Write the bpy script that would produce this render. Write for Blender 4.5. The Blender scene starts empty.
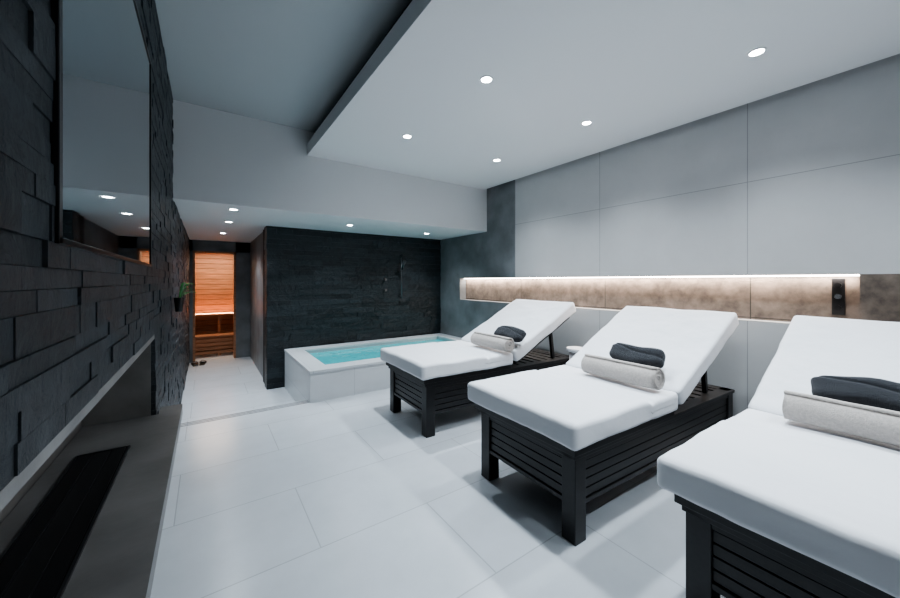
import bpy, bmesh, math, random
from mathutils import Vector, Matrix, noise
random.seed(7)
scene = bpy.context.scene
COL = scene.collection
scene.view_settings.look = 'AgX - Medium High Contrast'
scene.view_settings.exposure = .03

# ------------------------------------------------------------------ materials
def new_mat(name):
    m = bpy.data.materials.new(name); m.use_nodes = True
    nt = m.node_tree
    return m, nt, nt.nodes["Principled BSDF"], nt.nodes, nt.links

def simple(name, col, rough=0.5, metal=0.0, bump=0.0, bscale=60, var=0.0, vscale=3.0, spec=None, sheen=0):
    m, nt, b, N, L = new_mat(name)
    b.inputs["Base Color"].default_value = (*col, 1)
    b.inputs["Roughness"].default_value = rough
    b.inputs["Metallic"].default_value = metal
    if spec is not None: b.inputs["Specular IOR Level"].default_value = spec
    if sheen: b.inputs["Sheen Weight"].default_value = sheen
    tc = N.new("ShaderNodeTexCoord")
    if var > 0:
        n = N.new("ShaderNodeTexNoise"); n.inputs["Scale"].default_value = vscale; n.inputs["Detail"].default_value = 6
        L.new(tc.outputs["Object"], n.inputs["Vector"])
        r = N.new("ShaderNodeValToRGB")
        r.color_ramp.elements[0].position = .3; r.color_ramp.elements[1].position = .7
        r.color_ramp.elements[0].color = (*[c*(1-var) for c in col], 1)
        r.color_ramp.elements[1].color = (*[min(1, c*(1+var)) for c in col], 1)
        L.new(n.outputs["Fac"], r.inputs[0]); L.new(r.outputs[0], b.inputs["Base Color"])
    if bump > 0:
        n = N.new("ShaderNodeTexNoise"); n.inputs["Scale"].default_value = bscale; n.inputs["Detail"].default_value = 5
        L.new(tc.outputs["Object"], n.inputs["Vector"])
        bp = N.new("ShaderNodeBump"); bp.inputs["Strength"].default_value = bump; bp.inputs["Distance"].default_value = .01
        L.new(n.outputs["Fac"], bp.inputs["Height"]); L.new(bp.outputs[0], b.inputs["Normal"])
    return m

def tiles(name, col, mortar, axes, w, h, off=(0, 0), msize=0.004, rough=.4, var=.04, offset=.5, bump=.0, vscale=3):
    m, nt, b, N, L = new_mat(name)
    tc = N.new("ShaderNodeTexCoord"); sp = N.new("ShaderNodeSeparateXYZ"); cb = N.new("ShaderNodeCombineXYZ")
    L.new(tc.outputs["Object"], sp.inputs[0])
    L.new(sp.outputs[axes[0]], cb.inputs[0]); L.new(sp.outputs[axes[1]], cb.inputs[1])
    mp = N.new("ShaderNodeMapping"); mp.inputs["Location"].default_value = (off[0], off[1], 0)
    L.new(cb.outputs[0], mp.inputs[0])
    br = N.new("ShaderNodeTexBrick"); br.offset = offset; br.squash = 1
    br.inputs["Scale"].default_value = 1; br.inputs["Brick Width"].default_value = w
    br.inputs["Row Height"].default_value = h; br.inputs["Mortar Size"].default_value = msize
    br.inputs["Mortar Smooth"].default_value = .1
    br.inputs["Color1"].default_value = (*[c*(1-var) for c in col], 1)
    br.inputs["Color2"].default_value = (*[c*(1+var) for c in col], 1)
    br.inputs["Mortar"].default_value = (*mortar, 1)
    L.new(mp.outputs[0], br.inputs["Vector"])
    n = N.new("ShaderNodeTexNoise"); n.inputs["Scale"].default_value = vscale; n.inputs["Detail"].default_value = 8
    n.inputs["Roughness"].default_value = .65
    L.new(tc.outputs["Object"], n.inputs["Vector"])
    r = N.new("ShaderNodeMapRange"); r.inputs[1].default_value = .3; r.inputs[2].default_value = .7
    r.inputs[3].default_value = 1-var*2; r.inputs[4].default_value = 1+var*2
    L.new(n.outputs["Fac"], r.inputs[0])
    mx = N.new("ShaderNodeVectorMath"); mx.operation = 'SCALE'
    L.new(br.outputs["Color"], mx.inputs[0]); L.new(r.outputs[0], mx.inputs["Scale"])
    L.new(mx.outputs[0], b.inputs["Base Color"])
    b.inputs["Roughness"].default_value = rough
    bp = N.new("ShaderNodeBump"); bp.inputs["Strength"].default_value = .4; bp.inputs["Distance"].default_value = .002
    inv = N.new("ShaderNodeMath"); inv.operation = 'SUBTRACT'; inv.inputs[0].default_value = 1
    L.new(br.outputs["Fac"], inv.inputs[1]); L.new(inv.outputs[0], bp.inputs["Height"]); L.new(bp.outputs[0], b.inputs["Normal"])
    return m

def emis(name, col, s):
    m, nt, b, N, L = new_mat(name)
    b.inputs["Base Color"].default_value = (*col, 1)
    b.inputs["Emission Color"].default_value = (*col, 1); b.inputs["Emission Strength"].default_value = s
    return m

def slate_mat(name, lo, hi, rough=.55, scale=14, bump=.8):
    m, nt, b, N, L = new_mat(name)
    g = N.new("ShaderNodeNewGeometry"); tc = N.new("ShaderNodeTexCoord")
    n = N.new("ShaderNodeTexNoise"); n.inputs["Scale"].default_value = scale; n.inputs["Detail"].default_value = 10; n.inputs["Roughness"].default_value = .72
    n.inputs["Distortion"].default_value = .6
    L.new(tc.outputs["Object"], n.inputs["Vector"])
    ad = N.new("ShaderNodeMath"); ad.operation = 'MULTIPLY_ADD'; ad.inputs[1].default_value = .4
    L.new(g.outputs["Random Per Island"], ad.inputs[0])
    mu = N.new("ShaderNodeMath"); mu.operation = 'MULTIPLY'; mu.inputs[1].default_value = .85
    L.new(n.outputs["Fac"], mu.inputs[0]); L.new(mu.outputs[0], ad.inputs[2])
    r = N.new("ShaderNodeValToRGB"); r.color_ramp.elements[0].position = .25; r.color_ramp.elements[1].position = .95
    r.color_ramp.elements[0].color = (*lo, 1); r.color_ramp.elements[1].color = (*hi, 1)
    L.new(ad.outputs[0], r.inputs[0]); L.new(r.outputs[0], b.inputs["Base Color"])
    b.inputs["Roughness"].default_value = rough
    n2 = N.new("ShaderNodeTexNoise"); n2.inputs["Scale"].default_value = scale*.45; n2.inputs["Detail"].default_value = 3; n2.inputs["Distortion"].default_value = 1.2
    L.new(tc.outputs["Object"], n2.inputs["Vector"])
    a2 = N.new("ShaderNodeMath"); a2.operation = 'MULTIPLY_ADD'; a2.inputs[1].default_value = 1.4
    L.new(n2.outputs["Fac"], a2.inputs[0]); L.new(n.outputs["Fac"], a2.inputs[2])
    bp = N.new("ShaderNodeBump"); bp.inputs["Strength"].default_value = bump; bp.inputs["Distance"].default_value = .02
    L.new(a2.outputs[0], bp.inputs["Height"]); L.new(bp.outputs[0], b.inputs["Normal"])
    return m

def wood_mat(name, c1, c2, rough=.5, sc=(1, 30, 30)):
    m, nt, b, N, L = new_mat(name)
    tc = N.new("ShaderNodeTexCoord"); mp = N.new("ShaderNodeMapping"); mp.inputs["Scale"].default_value = sc
    n = N.new("ShaderNodeTexNoise"); n.inputs["Scale"].default_value = 2; n.inputs["Detail"].default_value = 6
    g = N.new("ShaderNodeNewGeometry")
    L.new(tc.outputs["Object"], mp.inputs[0]); L.new(mp.outputs[0], n.inputs["Vector"])
    ad = N.new("ShaderNodeMath"); ad.operation = 'MULTIPLY_ADD'; ad.inputs[1].default_value = .35
    L.new(g.outputs["Random Per Island"], ad.inputs[0]); L.new(n.outputs["Fac"], ad.inputs[2])
    r = N.new("ShaderNodeValToRGB"); r.color_ramp.elements[0].position = .35; r.color_ramp.elements[1].position = .95
    r.color_ramp.elements[0].color = (*c1, 1); r.color_ramp.elements[1].color = (*c2, 1)
    L.new(ad.outputs[0], r.inputs[0]); L.new(r.outputs[0], b.inputs["Base Color"])
    b.inputs["Roughness"].default_value = rough
    return m

M_paint = simple("white_paint", (.74, .75, .755), .6)
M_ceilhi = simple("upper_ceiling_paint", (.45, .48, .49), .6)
M_floor = tiles("floor_tile", (.60, .625, .655), (.44, .46, .48), (0, 1), 1.2, .6, off=(.74, .04), msize=.003, rough=.24, var=.025)
M_panel = tiles("wall_panel", (.54, .538, .538), (.33, .33, .33), (1, 2), 1.28, 1.105, off=(.345, -.985+1.105), msize=.003, rough=.5, var=.02, offset=0)
M_greystone = simple("grey_stone", (.18, .19, .198), .45, bump=.15, bscale=30, var=.3, vscale=3)
M_brown = simple("taupe_stone", (.24, .23, .22), .45, bump=.1, bscale=30, var=.25, vscale=5)
M_nicheback = tiles("niche_stone_tile", (.20, .158, .130), (.04, .035, .03), (1, 2), 1.28, 1.0, off=(.33, 0), msize=.004, rough=.45, var=.26, offset=0, vscale=8)
M_hearth = simple("hearth_stone", (.155, .147, .142), .4, bump=.08, bscale=30, var=.25, vscale=4)
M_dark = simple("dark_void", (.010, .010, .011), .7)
M_slate = slate_mat("slate_left", (.004, .007, .010), (.052, .065, .077), .44, 13, 1.0)
M_slate2 = slate_mat("slate_back", (.002, .004, .005), (.030, .040, .046), .38, 12, 1.0)
M_tub = tiles("tub_tile", (.62, .635, .65), (.44, .46, .48), (0, 2), .9, .32, off=(-.03, .01), msize=.0025, rough=.35, var=.02)
M_steel = simple("black_metal", (.02, .02, .022), .35, .6)
M_blackplastic = simple("black_plastic", (.01, .01, .011), .3)
M_chrome = simple("brushed_steel", (.6, .62, .64), .25, 1)
M_darksteel = simple("gunmetal", (.16, .17, .18), .3, 1)
M_espresso = wood_mat("espresso_wood", (.004, .004, .005), (.013, .012, .013), .4, (2, 30, 30))
M_cover = simple("white_cotton", (.77, .775, .80), .85, bump=.5, bscale=9, sheen=.1)
M_towel = simple("beige_terry", (.55, .50, .465), .95, bump=.9, bscale=260, var=.12, vscale=90, sheen=.15)
M_towel2 = simple("charcoal_terry", (.024, .026, .032), .95, bump=.9, bscale=260, var=.2, vscale=80, sheen=.15)
M_sauna = wood_mat("sauna_cedar", (.20, .09, .045), (.50, .25, .14), .55, (2, 30, 30))
M_lamp = emis("downlight_lens", (.92, .97, 1), 60)
M_led = emis("led_warm", (1, .9, .82), 14)
M_ring = simple("downlight_trim", (.8, .8, .8), .4)
M_leaf = simple("leaf_green", (.05, .22, .06), .4, var=.4, vscale=20)
M_mirror, nt, b, N, L = new_mat("dark_mirror_glass")
b.inputs["Base Color"].default_value = (.36, .41, .44, 1); b.inputs["Metallic"].default_value = 1; b.inputs["Roughness"].default_value = .03
M_water, nt, b, N, L = new_mat("pool_water")
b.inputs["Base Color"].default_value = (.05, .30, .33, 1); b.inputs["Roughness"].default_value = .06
b.inputs["Emission Color"].default_value = (.08, .50, .54, 1); b.inputs["Emission Strength"].default_value = .28  # emission put into the water stands in for an underwater lamp
_n = N.new("ShaderNodeTexNoise"); _n.inputs["Scale"].default_value = 6; _b = N.new("ShaderNodeBump"); _b.inputs["Strength"].default_value = .35
_t = N.new("ShaderNodeTexCoord"); L.new(_t.outputs["Object"], _n.inputs["Vector"]); _b.inputs["Distance"].default_value = .03
L.new(_n.outputs["Fac"], _b.inputs["Height"]); L.new(_b.outputs[0], b.inputs["Normal"])

# ------------------------------------------------------------------ builders
class MB:
    def __init__(s): s.v = []; s.f = []; s.m = []; s.mats = []
    def mi(s, mat):
        if mat not in s.mats: s.mats.append(mat)
        return s.mats.index(mat)
    def box(s, x0, x1, y0, y1, z0, z1, mat, M=None):
        o = len(s.v)
        for x in (x0, x1):
            for y in (y0, y1):
                for z in (z0, z1):
                    p = Vector((x, y, z))
                    s.v.append(M @ p if M else p)
        k = s.mi(mat)
        for f in ((0, 1, 3, 2), (4, 6, 7, 5), (0, 4, 5, 1), (2, 3, 7, 6), (0, 2, 6, 4), (1, 5, 7, 3)):
            s.f.append([o+i for i in f]); s.m.append(k)
        return s
    def build(s, name, parent=None, bevel=0, smooth=False):
        me = bpy.data.meshes.new(name); me.from_pydata([tuple(v) for v in s.v], [], s.f)
        for m in s.mats: me.materials.append(m)
        for p, k in zip(me.polygons, s.m): p.material_index = k; p.use_smooth = smooth
        ob = bpy.data.objects.new(name, me); COL.objects.link(ob)
        if parent: ob.parent = parent
        if bevel:
            md = ob.modifiers.new("bevel", "BEVEL"); md.width = bevel; md.segments = 2; md.limit_method = 'ANGLE'
        return ob

def tag(ob, label, cat, group=None):
    ob["label"] = label; ob["category"] = cat
    if group: ob["group"] = group
    return ob
def struct(ob, label=None):
    ob["kind"] = "structure"
    if label: ob["label"] = label
    return ob
def empty(name, loc):
    e = bpy.data.objects.new(name, None); e.location = loc; e.empty_display_size = .1; COL.objects.link(e); return e

def cyl(name, r, z0, z1, mat, parent=None, seg=40, loc=(0, 0, 0), rtop=None, bevel=0):
    bm = bmesh.new()
    bmesh.ops.create_cone(bm, cap_ends=True, segments=seg, radius1=r, radius2=rtop if rtop is not None else r, depth=z1-z0)
    bmesh.ops.translate(bm, verts=bm.verts, vec=(0, 0, (z0+z1)/2))
    me = bpy.data.meshes.new(name); bm.to_mesh(me); bm.free(); me.materials.append(mat)
    for p in me.polygons: p.use_smooth = len(p.vertices) == 4
    ob = bpy.data.objects.new(name, me); ob.location = loc; COL.objects.link(ob)
    if parent: ob.parent = parent
    if bevel:
        md = ob.modifiers.new("bevel", "BEVEL"); md.width = bevel; md.segments = 2; md.limit_method = 'ANGLE'
    return ob

def rbox(name, half, r, mat, parent=None, cuts=22, fn=None, M=None):
    bm = bmesh.new(); bmesh.ops.create_cube(bm, size=2)
    bmesh.ops.subdivide_edges(bm, edges=bm.edges[:], cuts=cuts, use_grid_fill=True)
    h = Vector(half)
    for v in bm.verts:
        P = Vector([math.copysign(abs(c)**.75, c)*hh for c, hh in zip(v.co, h)])
        q = Vector([max(-(hh-r), min(hh-r, c)) for c, hh in zip(P, h)])
        d = P-q
        if d.length > 1e-6: q = q+d.normalized()*r
        if fn: q = fn(q)
        v.co = M @ q if M else q
    me = bpy.data.meshes.new(name); bm.to_mesh(me); bm.free(); me.materials.append(mat)
    for p in me.polygons: p.use_smooth = True
    ob = bpy.data.objects.new(name, me); COL.objects.link(ob)
    if parent: ob.parent = parent
    return ob

# ------------------------------------------------------------------ dimensions
XL, XR = -.25, 3.55
YB, YW, YS, YH = -1.6, 4.1, 5.4, 8.0
ZC, ZD, ZL = 2.97, 2.695, 2.06
ZF = -.2
N0, N1 = .985, 1.345
YN0, YN1 = .35, 4.8
YG = 3.5

# floors
f = MB(); f.box(-.8, 3.9, YB-.1, 4.05, -.35, 0, M_floor)
struct(f.build("floor"), "large pale stone floor tiles")
f = MB(); f.box(-.8, 3.9, 4.35, 9.6, -.4, ZF, M_floor); f.box(-.8, 3.9, 4.05, 4.35, -.4, -.1, M_floor)
struct(f.build("floor.001"), "pale tiled lower hallway floor with a step")
f = MB()
for i in range(3): f.box(-.25, .93, 3.93+i*.037, 3.942+i*.037, 0, .002, M_hearth)
struct(f.build("trim_1"), "thin dark drainage slots at the step edge")

# left wall
w = MB()
w.box(-.85, -.27, YB, YH+.1, .985, ZC, M_dark)
w.box(-.85, -.56, YB, 2.73, -.3, .985, M_hearth)
w.box(-.85, -.27, 2.73, YH+.1, -.4, .985, M_brown)
w.box(-.56, -.252, YB, 2.73, .955, .985, M_brown)
MY0, MY1, MZ0, MZ1 = 1.02, 2.46, 1.375, 2.47
rh = .052
def stones(w, plane, a0, a1, z0, z1, base, mat, prmax, lmin=.10, lmax=.42, skip=None):
    a = a0 - random.random()*.2
    while a < a1:
        l = random.uniform(lmin, lmax); s, e = max(a, a0), min(a+l, a1); a += l
        if e-s < .01: continue
        if skip and not (z1 <= skip[2]+.01 or z0 >= skip[3]-.01 or e <= skip[0] or s >= skip[1]):
            if s < skip[0]-.01: e = min(e, skip[0])
            elif e > skip[1]+.01: s = max(s, skip[1])
            else: continue
        pr = random.uniform(0, prmax); g = .0006
        if plane == 'x': w.box(base-.02, base+pr-.004, s+g, e-g, z0+g, z1-g, mat)
        else: w.box(s+g, e-g, base-pr+.004, base+.02, z0+g, z1-g, mat)
z = .985
while z < ZC-.004:
    dz = random.choice((.8, 1, 1.35))*rh
    stones(w, 'x', YB, YW if z > ZL else YH, z, min(z+dz, ZC), XL, M_slate, .009, skip=(MY0+.02, MY1-.02, MZ0+.02, MZ1-.02)); z += dz
z = .985
while z > ZF:
    dz = random.choice((.8, 1, 1.35))*rh
    z -= dz
    stones(w, 'x', 2.735, YH, max(z, ZF), z+dz, XL, M_slate, .009)
struct(w.build("wall_left"), "dark stacked slate wall with a fireplace recess")

# right wall
w = MB()
w.box(XR, 3.95, YB, YG, -.1, N0, M_panel); w.box(XR, 3.95, YG, 6, -.4, N0, M_greystone)
w.box(XR, 3.95, YB, YG, N1, ZC, M_panel); w.box(XR, 3.95, YG, 6, N1, ZC, M_greystone)
w.box(XR+.002, 3.95, YB, YN0, N0, N1, M_nicheback); w.box(XR+.13, 3.95, YN0, YN1, N0, N1, M_nicheback)
w.box(XR, 3.95, YN1, 6, N0, N1, M_greystone)
struct(w.build("wall_right"), "pale panelled wall with a lit stone niche")

# slate wall behind tub
w = MB()
w.box(.70, XR, YS+.02, YS+.5, -.4, ZL, M_dark)
z = ZF
while z < ZL:
    stones(w, 'y', .69, XR, z, min(z+.072, ZL), YS, M_slate2, .017, .2, .6)
    w.box(.68+random.uniform(0, .01), .70, YS, YS+.22, z+.001, min(z+.071, ZL), M_slate2); z += .072
struct(w.build("wall_back"), "near-black stacked slate wall behind the tub")
# hallway walls
w = MB()
w.box(.72, 1.0, YS+.22, YH, -.4, ZL, M_greystone)
w.box(.48, 1.0, YH, YH+.12, -.4, ZL, M_greystone)
w.box(-.8, -.2, YH, YH+.12, -.4, ZL, M_greystone)
w.box(-.8, 1.0, YH, YH+.12, 1.86, ZL, M_greystone)
struct(w.build("wall_hallway"), "grey stone hallway wall with sauna opening")
# sauna shell
w = MB()
def planks(w, x0, x1, y0, y1, z0, z1, step=.11):
    z = z0
    while z < z1-.01:
        w.box(x0, x1, y0, y1, z+.004, min(z+step, z1)-.004, M_sauna); z += step
planks(w, -.6, 1.1, 9.1, 9.13, ZF, 1.95); planks(w, -.63, -.6, YH+.12, 9.1, ZF, 1.95); planks(w, 1.1, 1.13, YH+.12, 9.1, ZF, 1.95)
w.box(-.7, 1.2, 9.13, 9.2, -.4, 2.0, M_dark); w.box(-.7, 1.2, YH+.12, 9.2, 1.95, 2.0, M_sauna)
w.box(-.7, -.63, YH+.12, 9.2, -.4, 2, M_dark); w.box(1.13, 1.2, YH+.12, 9.2, -.4, 2, M_dark)
struct(w.build("wall_sauna"), "cedar planked sauna walls")
w = MB()
w.box(-.2, -.165, YH-.01, YH+.13, ZF, 1.86, M_sauna); w.box(.445, .48, YH-.01, YH+.13, ZF, 1.86, M_sauna); w.box(-.2, .48, YH-.01, YH+.13, 1.825, 1.86, M_sauna)
struct(w.build("door_1"), "cedar frame of the open sauna doorway")

# ceilings
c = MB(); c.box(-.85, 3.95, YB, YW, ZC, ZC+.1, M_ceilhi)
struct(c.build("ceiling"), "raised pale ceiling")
c = MB(); c.box(.92, XR-.06, YB, YW-.002, ZD, ZD+.13, M_paint)
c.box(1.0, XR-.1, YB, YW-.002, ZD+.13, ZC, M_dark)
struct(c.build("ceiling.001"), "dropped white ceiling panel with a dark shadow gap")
c = MB(); c.box(-.27, XR, YW, YW+.15, ZL, ZC, M_paint)
c.box(-.85, 3.95, YW+.15, YH+1.3, ZL, ZL+.1, M_paint)
struct(c.build("ceiling.002"), "white bulkhead and low ceiling")
w = MB(); w.box(-.85, 3.95, YB-.1, YB, -.3, ZC+.1, M_greystone)
struct(w.build("wall_rear"), "grey stone wall")

# ------------------------------------------------------------------ downlights
def downlight(x, y, z, power, size=122, r=.034, lab="round recessed ceiling spotlight in the dropped ceiling", grp="ceiling spotlights"):
    e = empty("ceiling_downlight", (x, y, z)); tag(e, lab, "ceiling light", grp)
    bm = bmesh.new()
    prof = [(r, -.001), (r*1.05, -.006), (r*1.3, -.006), (r*1.38, 0)]
    n = 32; rings = []
    for rr, zz in prof: rings.append([bm.verts.new((rr*math.cos(t*2*math.pi/n), rr*math.sin(t*2*math.pi/n), zz)) for t in range(n)])
    for a, b_ in zip(rings, rings[1:]):
        for i in range(n): bm.faces.new((a[i], a[(i+1) % n], b_[(i+1) % n], b_[i]))
    me = bpy.data.meshes.new("trim_ring"); bm.to_mesh(me); bm.free(); me.materials.append(M_ring)
    ob = bpy.data.objects.new("trim_ring", me); ob.parent = e; COL.objects.link(ob)
    cyl("lens", r, -.004, 0, M_lamp, e, 32)
    ld = bpy.data.lights.new("spot", 'SPOT'); ld.energy = power; ld.spot_size = math.radians(size); ld.spot_blend = 1
    ld.shadow_soft_size = .04; ld.color = (.81, .915, 1)
    lo = bpy.data.objects.new("downlight_lamp", ld); lo.parent = e; lo.location = (0, 0, -.012); COL.objects.link(lo)
for x in (1.59, 2.75):
    for y in (-.5, .68, 1.84, 3.0): downlight(x, y, ZD, 116)
for x, y in ((1.6, 4.67), (2.89, 4.8)): downlight(x, y, ZL, 60, lab="round recessed spotlight above the tub")
for x, y in ((.24, 4.35), (.24, 5.3), (.22, 6.6)): downlight(x, y, ZL, 90, lab="round recessed spotlight in the hallway ceiling")

# niche LED
s = MB(); s.box(XR+.085, XR+.105, YN0+.01, YN1-.01, N1-.012, N1, M_led)
tag(s.build("led_strip"), "warm white light strip along the niche top", "light strip")
def area(name, loc, rot, sx, sy, e, col):
    ld = bpy.data.lights.new(name, 'AREA'); ld.shape = 'RECTANGLE'; ld.size = sx; ld.size_y = sy; ld.energy = e; ld.color = col
    o = bpy.data.objects.new(name, ld); o.location = loc; o.rotation_euler = rot; COL.objects.link(o); return o
area("niche_lamp", (XR+.095, (YN0+YN1)/2, N1-.014), (0, 0, 0), .02, YN1-YN0-.05, 32, (1, .88, .78))
area("sauna_lamp", (.2, 8.98, .62), (math.radians(0), 0, 0), 1.2, .04, 18, (1, .72, .48))
area("sauna_ceiling_lamp", (.2, 8.6, 1.92), (0, 0, 0), .8, .3, 24, (1, .78, .58))

# ------------------------------------------------------------------ hearth
ho = empty("fireplace_hearth", (-.35, .6, 0)); tag(ho, "long dark stone hearth bench beneath the slate wall", "hearth")
m = MB(); m.box(-.555+.35, -.235+.35, YB+.02-.6, 2.725-.6, 0, .435, M_hearth); m.build("plinth", ho, bevel=.003)
m = MB(); m.box(-.555+.35, -.235+.35, YB+.02-.6, 2.725-.6, .435, .5, M_hearth); m.box(-.235+.35, -.125+.35, YB+.02-.6, 2.87-.6, .435, .5, M_hearth)
m.build("hearth_slab", ho)
g = MB(); gx0, gx1, gy0, gy1 = -.485+.35, -.30+.35, .3-.6, 2.27-.6
g.box(gx0, gx1, gy0, gy1, .5005, .503, M_dark)
for a, b_ in ((gx0, gx0+.008), (gx1-.008, gx1)): g.box(a, b_, gy0, gy1, .5, .509, M_darksteel)
for a, b_ in ((gy0, gy0+.012), (gy1-.012, gy1)): g.box(gx0, gx1, a, b_, .5, .509, M_darksteel)
g.box(gx0+.014, gx0+.058, gy0, gy1, .5, .507, M_steel)
g.box(gx0+.066, gx0+.119, gy0, gy1, .5, .5045, M_blackplastic)
g.box(gx1-.058, gx1-.014, gy0, gy1, .5, .507, M_steel)
g.build("burner_grille", parent=ho)["label"] = "long black metal burner grille"

# wall screen
e = empty("wall_screen", (XL+.0, (MY0+MY1)/2, MZ0)); tag(e, "large glossy dark screen in a black frame on slate wall", "screen")
hw = (MY1-MY0)/2; H = MZ1-MZ0; t = .014
m = MB(); m.box(-.02, .010, -hw, hw, 0, t, M_blackplastic); m.box(-.02, .010, -hw, hw, H-t, H, M_blackplastic)
m.box(-.02, .010, -hw, -hw+t*1.5, 0, H, M_blackplastic); m.box(-.02, .010, hw-t, hw, 0, H, M_blackplastic)
m.build("frame", e, bevel=.002)
m = MB(); m.box(-.02, .006, -hw+t, hw-t, t, H-t, M_mirror); m.build("screen_glass", e)

# ------------------------------------------------------------------ tub
TX0, TX1, TY0, TY1, TZ = .91, XR-.005, 3.9, YS-.02, .31
e = empty("hot_tub", (TX0, TY0, 0)); tag(e, "white tiled built-in hot tub with square rim", "hot tub")
t = MB(); X1 = TX1-TX0; Y1 = TY1-TY0; rim = .2
t.box(0, X1, 0, rim, 0, TZ, M_tub); t.box(0, X1, Y1-rim, Y1, ZF, TZ, M_tub)
t.box(0, rim, rim, Y1-rim, ZF, TZ, M_tub); t.box(X1-rim, X1, rim, Y1-rim, ZF, TZ, M_tub)
t.box(0, X1, .16, rim, ZF, 0, M_tub); t.box(rim, X1-rim, rim, Y1-rim, ZF, ZF+.03, M_tub)
t.build("tub_shell", e)
t = MB(); t.box(-.008, X1, -.008, rim+.01, TZ, TZ+.03, M_tub); t.box(-.008, X1, Y1-rim-.01, Y1, TZ, TZ+.03, M_tub)
t.box(-.008, rim+.01, rim+.01, Y1-rim-.01, TZ, TZ+.03, M_tub); t.box(X1-rim-.01, X1, rim+.01, Y1-rim-.01, TZ, TZ+.03, M_tub)
t.build("tub_rim", e)
t = MB(); t.box(rim, X1-rim, rim, Y1-rim, ZF+.03, TZ-.03, M_water); t.build("water", e)["label"] = "turquoise water with underwater light put in as its own glow"

# shower fixture on the slate wall
e = empty("shower_fixture", (2.72, YS-.012, 1.0)); tag(e, "slim dark metal hand shower rail on the slate wall", "shower")
cyl("rail", .009, 0, .75, M_darksteel, e, 16, loc=(0, -.05, 0))
for zz in (.04, .71):
    k = cyl("bracket", .012, 0, .05, M_darksteel, e, 16, loc=(0, 0, zz)); k.rotation_euler = (math.pi/2, 0, 0)
k = cyl("shower_head", .014, 0, .17, M_darksteel, e, 24, loc=(0, -.07, .50), rtop=.03); k.rotation_euler = (math.radians(35), 0, 0)
for zz in (.15, .32):
    k = cyl("valve", .022, 0, .04, M_darksteel, e, 24, loc=(-.28, 0, zz)); k.rotation_euler = (math.pi/2, 0, 0)

# ------------------------------------------------------------------ loungers
def wrinkle(amp, seed):
    def fn(q):
        n = noise.noise(Vector((q.x*5+seed, q.y*4, q.z*9)))*amp + noise.noise(Vector((q.x*17, q.y*13+seed, q.z*20)))*amp*.35
        return q + Vector((0, 0, n)) + Vector((n*.5, n*.5, 0))
    return fn
def lounger(x0, ymid, seed, label, rotz, hw_=.45):
    e = empty("sun_lounger", (x0, ymid, 0)); tag(e, label, "lounger", "spa loungers")
    e.rotation_euler = (0, 0, math.radians(rotz))
    hb = .37
    f = MB()
    for s_ in (-1, 1):
        a, b_ = sorted((s_*hb, s_*(hb-.03)))
        f.box(.08, 1.975, a, b_, .18, .205, M_espresso); f.box(.08, 1.975, a, b_, .398, .425, M_espresso)
    for xx in (.08, 1.945):
        f.box(xx, xx+.03, -hb+.03, hb-.03, .18, .205, M_espresso); f.box(xx, xx+.03, -hb+.03, hb-.03, .398, .425, M_espresso)
    f.box(.06, 1.99, -hb-.012, -hb+.07, .426, .45, M_espresso); f.box(.06, 1.99, hb-.07, hb+.012, .426, .45, M_espresso)
    f.box(.06, .14, -hb, hb, .426, .45, M_espresso); f.box(1.9, 1.99, -hb, hb, .426, .45, M_espresso)
    for i in range(17):
        xx = .16+i*.106; f.box(xx, xx+.07, -hb+.03, hb-.03, .43, .445, M_espresso)
    f.build("base_frame", e, bevel=.003)
    for s_ in (-1, 1):
        y_ = s_*(hb-.014); m = MB(); m.box(.10, 1.96, y_-s_*.012-.004, y_-s_*.012+.004, .2, .40, M_dark)
        for i in range(4): m.box(.10, 1.96, y_-.007, y_+.007, .208+i*.0475, .250+i*.0475, M_espresso)
        m.build("side_panel", e, bevel=.002)
    for k_, xx in ((1, .096), (-1, 1.958)):
        m = MB(); m.box(xx+k_*.012-.004, xx+k_*.012+.004, -hb+.03, hb-.03, .2, .40, M_dark)
        for i in range(4): m.box(xx-.007, xx+.007, -hb+.03, hb-.03, .208+i*.0475, .250+i*.0475, M_espresso)
        m.build("end_panel", e, bevel=.002)
    f = MB(); f.box(.04, 1.0, -.40, .40, .455, .50, M_espresso); f.build("seat_deck", e, bevel=.004)
    for lx in (.075, 1.89):
        for ly in (-hb-.005, hb-.08):
            m = MB(); m.box(lx, lx+.085, ly, ly+.085, 0, .425, M_espresso); m.build("leg", e, bevel=.004)
    def fs(q):
        q = wrinkle(.006, seed)(q)
        if q.z > 0:
            q.z -= .014*math.exp(-((q.x-.17+.03*q.y)/.014)**2)
            if q.x > .17-.03*q.y: q.z -= .007
            q.z += .010*math.cos(q.y*math.pi/.9)*math.cos(q.x*math.pi/1.0)
        return q
    rbox("seat_cushion", (.495, hw_, .062), .026, M_cover, e, 40, fs, Matrix.Translation((.49, 0, .563)))
    ang = math.radians(26.5); L_ = 1.01
    R = Matrix.Translation((.975, 0, .623)) @ Matrix.Rotation(-ang, 4, 'Y')
    rbox("back_cushion", (L_/2, hw_, .06), .026, M_cover, e, 36, wrinkle(.006, seed+5), R @ Matrix.Translation((L_/2, 0, -.06)))
    f = MB(); f.box(.02, .93, -.39, .39, -.160, -.121, M_espresso, R); f.build("backrest_deck", e, bevel=.004)
    top = R @ Vector((.7, 0, -.162)); bot = Vector((1.72, 0, .45))
    d = top-bot; ln = d.length; a = math.atan2(d.x, d.z)
    Mx = Matrix.Translation(bot) @ Matrix.Rotation(a, 4, 'Y')
    for yy in (-.3, .27):
        f = MB(); f.box(-.018, .018, yy, yy+.03, 0, ln, M_espresso, Mx); f.build("backrest_strut", e, bevel=.003)
lounger(1.43, 2.86, 1, "dark wooden spa lounger with raised white cushions beside the tub", -1.8)
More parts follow.
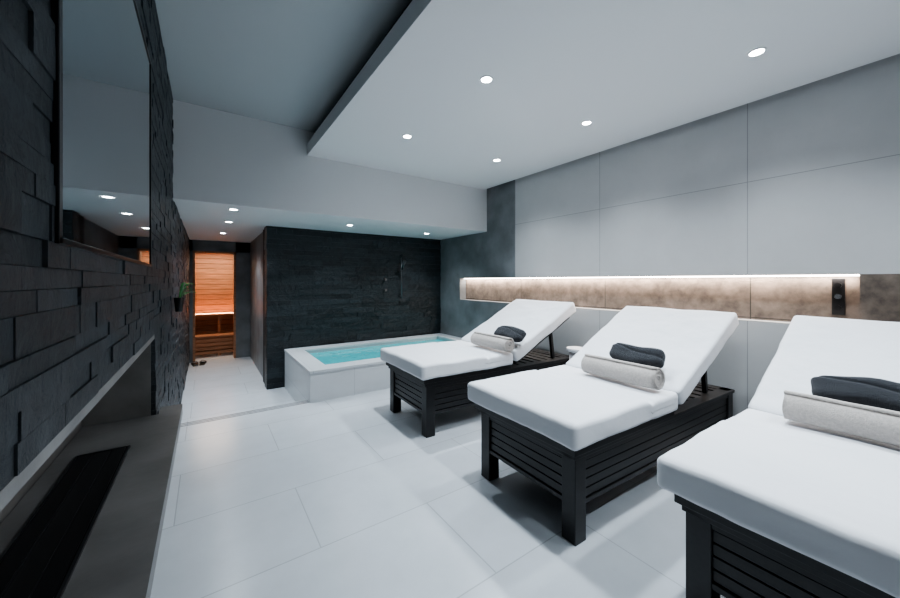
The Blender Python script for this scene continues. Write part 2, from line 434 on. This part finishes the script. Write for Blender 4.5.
lounger(1.42, 1.43, 11, "dark wooden spa lounger with raised white cushions, between two others", -2.2, .435)
lounger(1.42, .21, 23, "dark wooden spa lounger with raised white cushions, near control panel", -1.2)

# towels
def rolled_towel(x, y, z, ln, rot, r=.072, seed=0):
    bm = bmesh.new(); turns = 4.2; n = 130; rows = 26; th = .0125
    r0 = r-.006-turns*.0140
    grid = []
    for j in range(rows+1):
        v = -ln/2+ln*j/rows; row = []
        for i in range(n+1):
            t = i/n*turns*2*math.pi; rr = r0+.0140*t/(2*math.pi)
            rr += noise.noise(Vector((t*.8, v*7, seed)))*.0035
            off = .012*noise.noise(Vector((t*.35, seed, 3))) * (2*abs(j/rows-.5))
            zz = rr*math.sin(t+.6)
            zz = max(zz, -r*.93)
            row.append(bm.verts.new((rr*math.cos(t+.6)*1.04, v+off*(1 if v > 0 else -1), zz)))
        grid.append(row)
    for j in range(rows):
        for i in range(n): bm.faces.new((grid[j][i], grid[j][i+1], grid[j+1][i+1], grid[j+1][i]))
    me = bpy.data.meshes.new("rolled_towel"); bm.to_mesh(me); bm.free(); me.materials.append(M_towel)
    for p in me.polygons: p.use_smooth = True
    ob = bpy.data.objects.new("rolled_towel", me); COL.objects.link(ob)
    md = ob.modifiers.new("thick", "SOLIDIFY"); md.thickness = th; md.offset = 0
    ob.location = (x, y, z+r*.93+.002); ob.rotation_euler = (0, 0, rot)
    tag(ob, "rolled beige terry towel lying on a lounger seat", "towel", "rolled beige towels")
def folded_towel(x, y, z, ln, rot, seed):
    def fn(q):
        k = 1-.22*(abs(q.y)/(ln/2))**3
        q = Vector((q.x*k, q.y, q.z*k))
        g = math.exp(-((q.z-.022-.16*q.y)/.008)**2)
        if q.x < 0: q.x += .009*g
        n = noise.noise(Vector((q.x*16+seed, q.y*9, q.z*14)))
        q += q.normalized()*n*.012
        q.z += .008*math.sin(q.y*17+seed)
        return q
    ob = rbox("folded_towel", (.046, ln/2, .075), .04, M_towel2, None, 30, fn)
    ob.location = (x, y, z); ob.rotation_euler = (0, math.radians(46), rot)
    tag(ob, "charcoal grey folded towel propped against a lounger backrest", "towel", "charcoal towels")
rolled_towel(2.31, 2.60, .632, .50, .0, seed=1)
rolled_towel(2.26, 1.27, .632, .50, -.02, seed=4)
rolled_towel(2.29, .20, .632, .52, -.02, seed=9)
folded_towel(2.465, 2.50, .780, .37, .0, 1)
folded_towel(2.455, 1.26, .780, .37, -.02, 5)
folded_towel(2.455, .20, .785, .39, -.02, 8)

# side table
e = empty("side_table", (3.25, 2.30, 0)); tag(e, "small round white side table between two loungers", "side table")
cyl("base", .085, 0, .02, M_paint, e, bevel=.003); cyl("pedestal", .07, .02, .55, M_cover, e)
cyl("table_top", .10, .55, .585, M_cover, e, bevel=.005)

# control panel
e = empty("wall_control_panel", (XR+.13, .46, 1.06)); tag(e, "slim black control panel with round knobs in the niche", "control panel")
m = MB(); m.box(-.014, 0, -.032, .032, 0, .26, M_blackplastic); m.build("panel_plate", e, bevel=.003)
for zz in (.05, .13, .21):
    k = cyl("knob", .018, 0, .012, M_chrome if zz == .13 else M_steel, e, 24); k.location = (-.014, 0, zz); k.rotation_euler = (0, -math.pi/2, 0)

# sauna bench
e = empty("sauna_bench", (.2, 8.75, ZF)); tag(e, "two-tier cedar sauna bench with slatted seats", "bench")
m = MB()
for i in range(5): m.box(-.78, .88, .0+i*.068, .058+i*.068, .78, .81, M_sauna)
m.build("upper_seat", e)
m = MB()
for i in range(5): m.box(-.78, .88, -.36+i*.068, -.302+i*.068, .38, .41, M_sauna)
m.build("lower_seat", e)
m = MB()
for zz in (.05, .13, .21, .29): m.box(-.78, .88, -.34, -.32, zz, zz+.06, M_sauna)
for xx in (-.75, .0, .82): m.box(xx, xx+.05, -.32, -.27, 0, .38, M_sauna); m.box(xx, xx+.05, .02, .07, 0, .78, M_sauna)
m.build("bench_support", e)

# slippers
def slipper(x, y, rot):
    e = empty("slipper", (x, y, ZF)); e.rotation_euler = (0, 0, rot); tag(e, "dark spa slipper on the hallway floor", "slipper", "pair of slippers")
    def sole(q): return Vector((q.x*(1+.15*math.sin(q.y*12)), q.y, q.z))
    rbox("sole", (.045, .13, .012), .011, M_blackplastic, e, 10, sole, Matrix.Translation((0, 0, .012)))
    n = 10; vs = []
    for j in range(4):
        for i in range(n+1):
            a = math.pi*i/n; vs.append((.046*math.cos(a), .02+.03*j, .015+(.05-.008*j)*math.sin(a)))
    fs = [(j*(n+1)+i, j*(n+1)+i+1, (j+1)*(n+1)+i+1, (j+1)*(n+1)+i) for j in range(3) for i in range(n)]
    me = bpy.data.meshes.new("strap"); me.from_pydata(vs, [], fs); me.materials.append(M_blackplastic)
    o = bpy.data.objects.new("strap", me); o.parent = e; COL.objects.link(o)
    md = o.modifiers.new("s", "SOLIDIFY"); md.thickness = .006
slipper(-.16, 7.72, .1); slipper(-.05, 7.75, -.1)

# wall planter
e = empty("wall_planter", (XL+.005, 4.05, 1.02)); tag(e, "small black wall pot with green strappy leaves", "plant")
cyl("pot", .028, 0, .13, M_blackplastic, e, 24, loc=(.042, 0, 0), rtop=.04, bevel=.003)
for i in range(11):
    a = random.uniform(-1.5, 1.5) if i % 3 else random.uniform(-.6, .6); ln = random.uniform(.18, .34); lift = random.uniform(.05, .15)
    vs = []; K = 9
    for k in range(K+1):
        t = k/K; rr = ln*t*.6; zz = .12+lift*math.sin(t*2.2)
        wd = .012*math.sin(math.pi*min(1, t*.93+.07))
        cx, cy = .042+rr*math.cos(a)*.75, rr*math.sin(a)
        vs += [(cx-wd*math.sin(a), cy+wd*math.cos(a), zz), (cx, cy, zz-.004), (cx+wd*math.sin(a), cy-wd*math.cos(a), zz)]
    fs = []
    for k in range(K):
        for q in range(2): fs.append((k*3+q, k*3+q+1, k*3+q+4, k*3+q+3))
    me = bpy.data.meshes.new("leaf"); me.from_pydata(vs, [], fs); me.materials.append(M_leaf)
    o = bpy.data.objects.new("leaf", me); o.parent = e; COL.objects.link(o)

# ------------------------------------------------------------------ world + camera
w = bpy.data.worlds.new("world"); scene.world = w; w.use_nodes = True
w.node_tree.nodes["Background"].inputs[0].default_value = (.5, .7, .9, 1); w.node_tree.nodes["Background"].inputs[1].default_value = .05
cd = bpy.data.cameras.new("camera"); cam = bpy.data.objects.new("camera", cd); COL.objects.link(cam)
cd.sensor_width = 36; cd.lens = 14.0; cd.shift_y = -.02; cd.clip_start = .02
cam.location = (0, 0, 1.3); cam.rotation_euler = (math.radians(90), 0, -math.atan2(244, 350))
scene.camera = cam
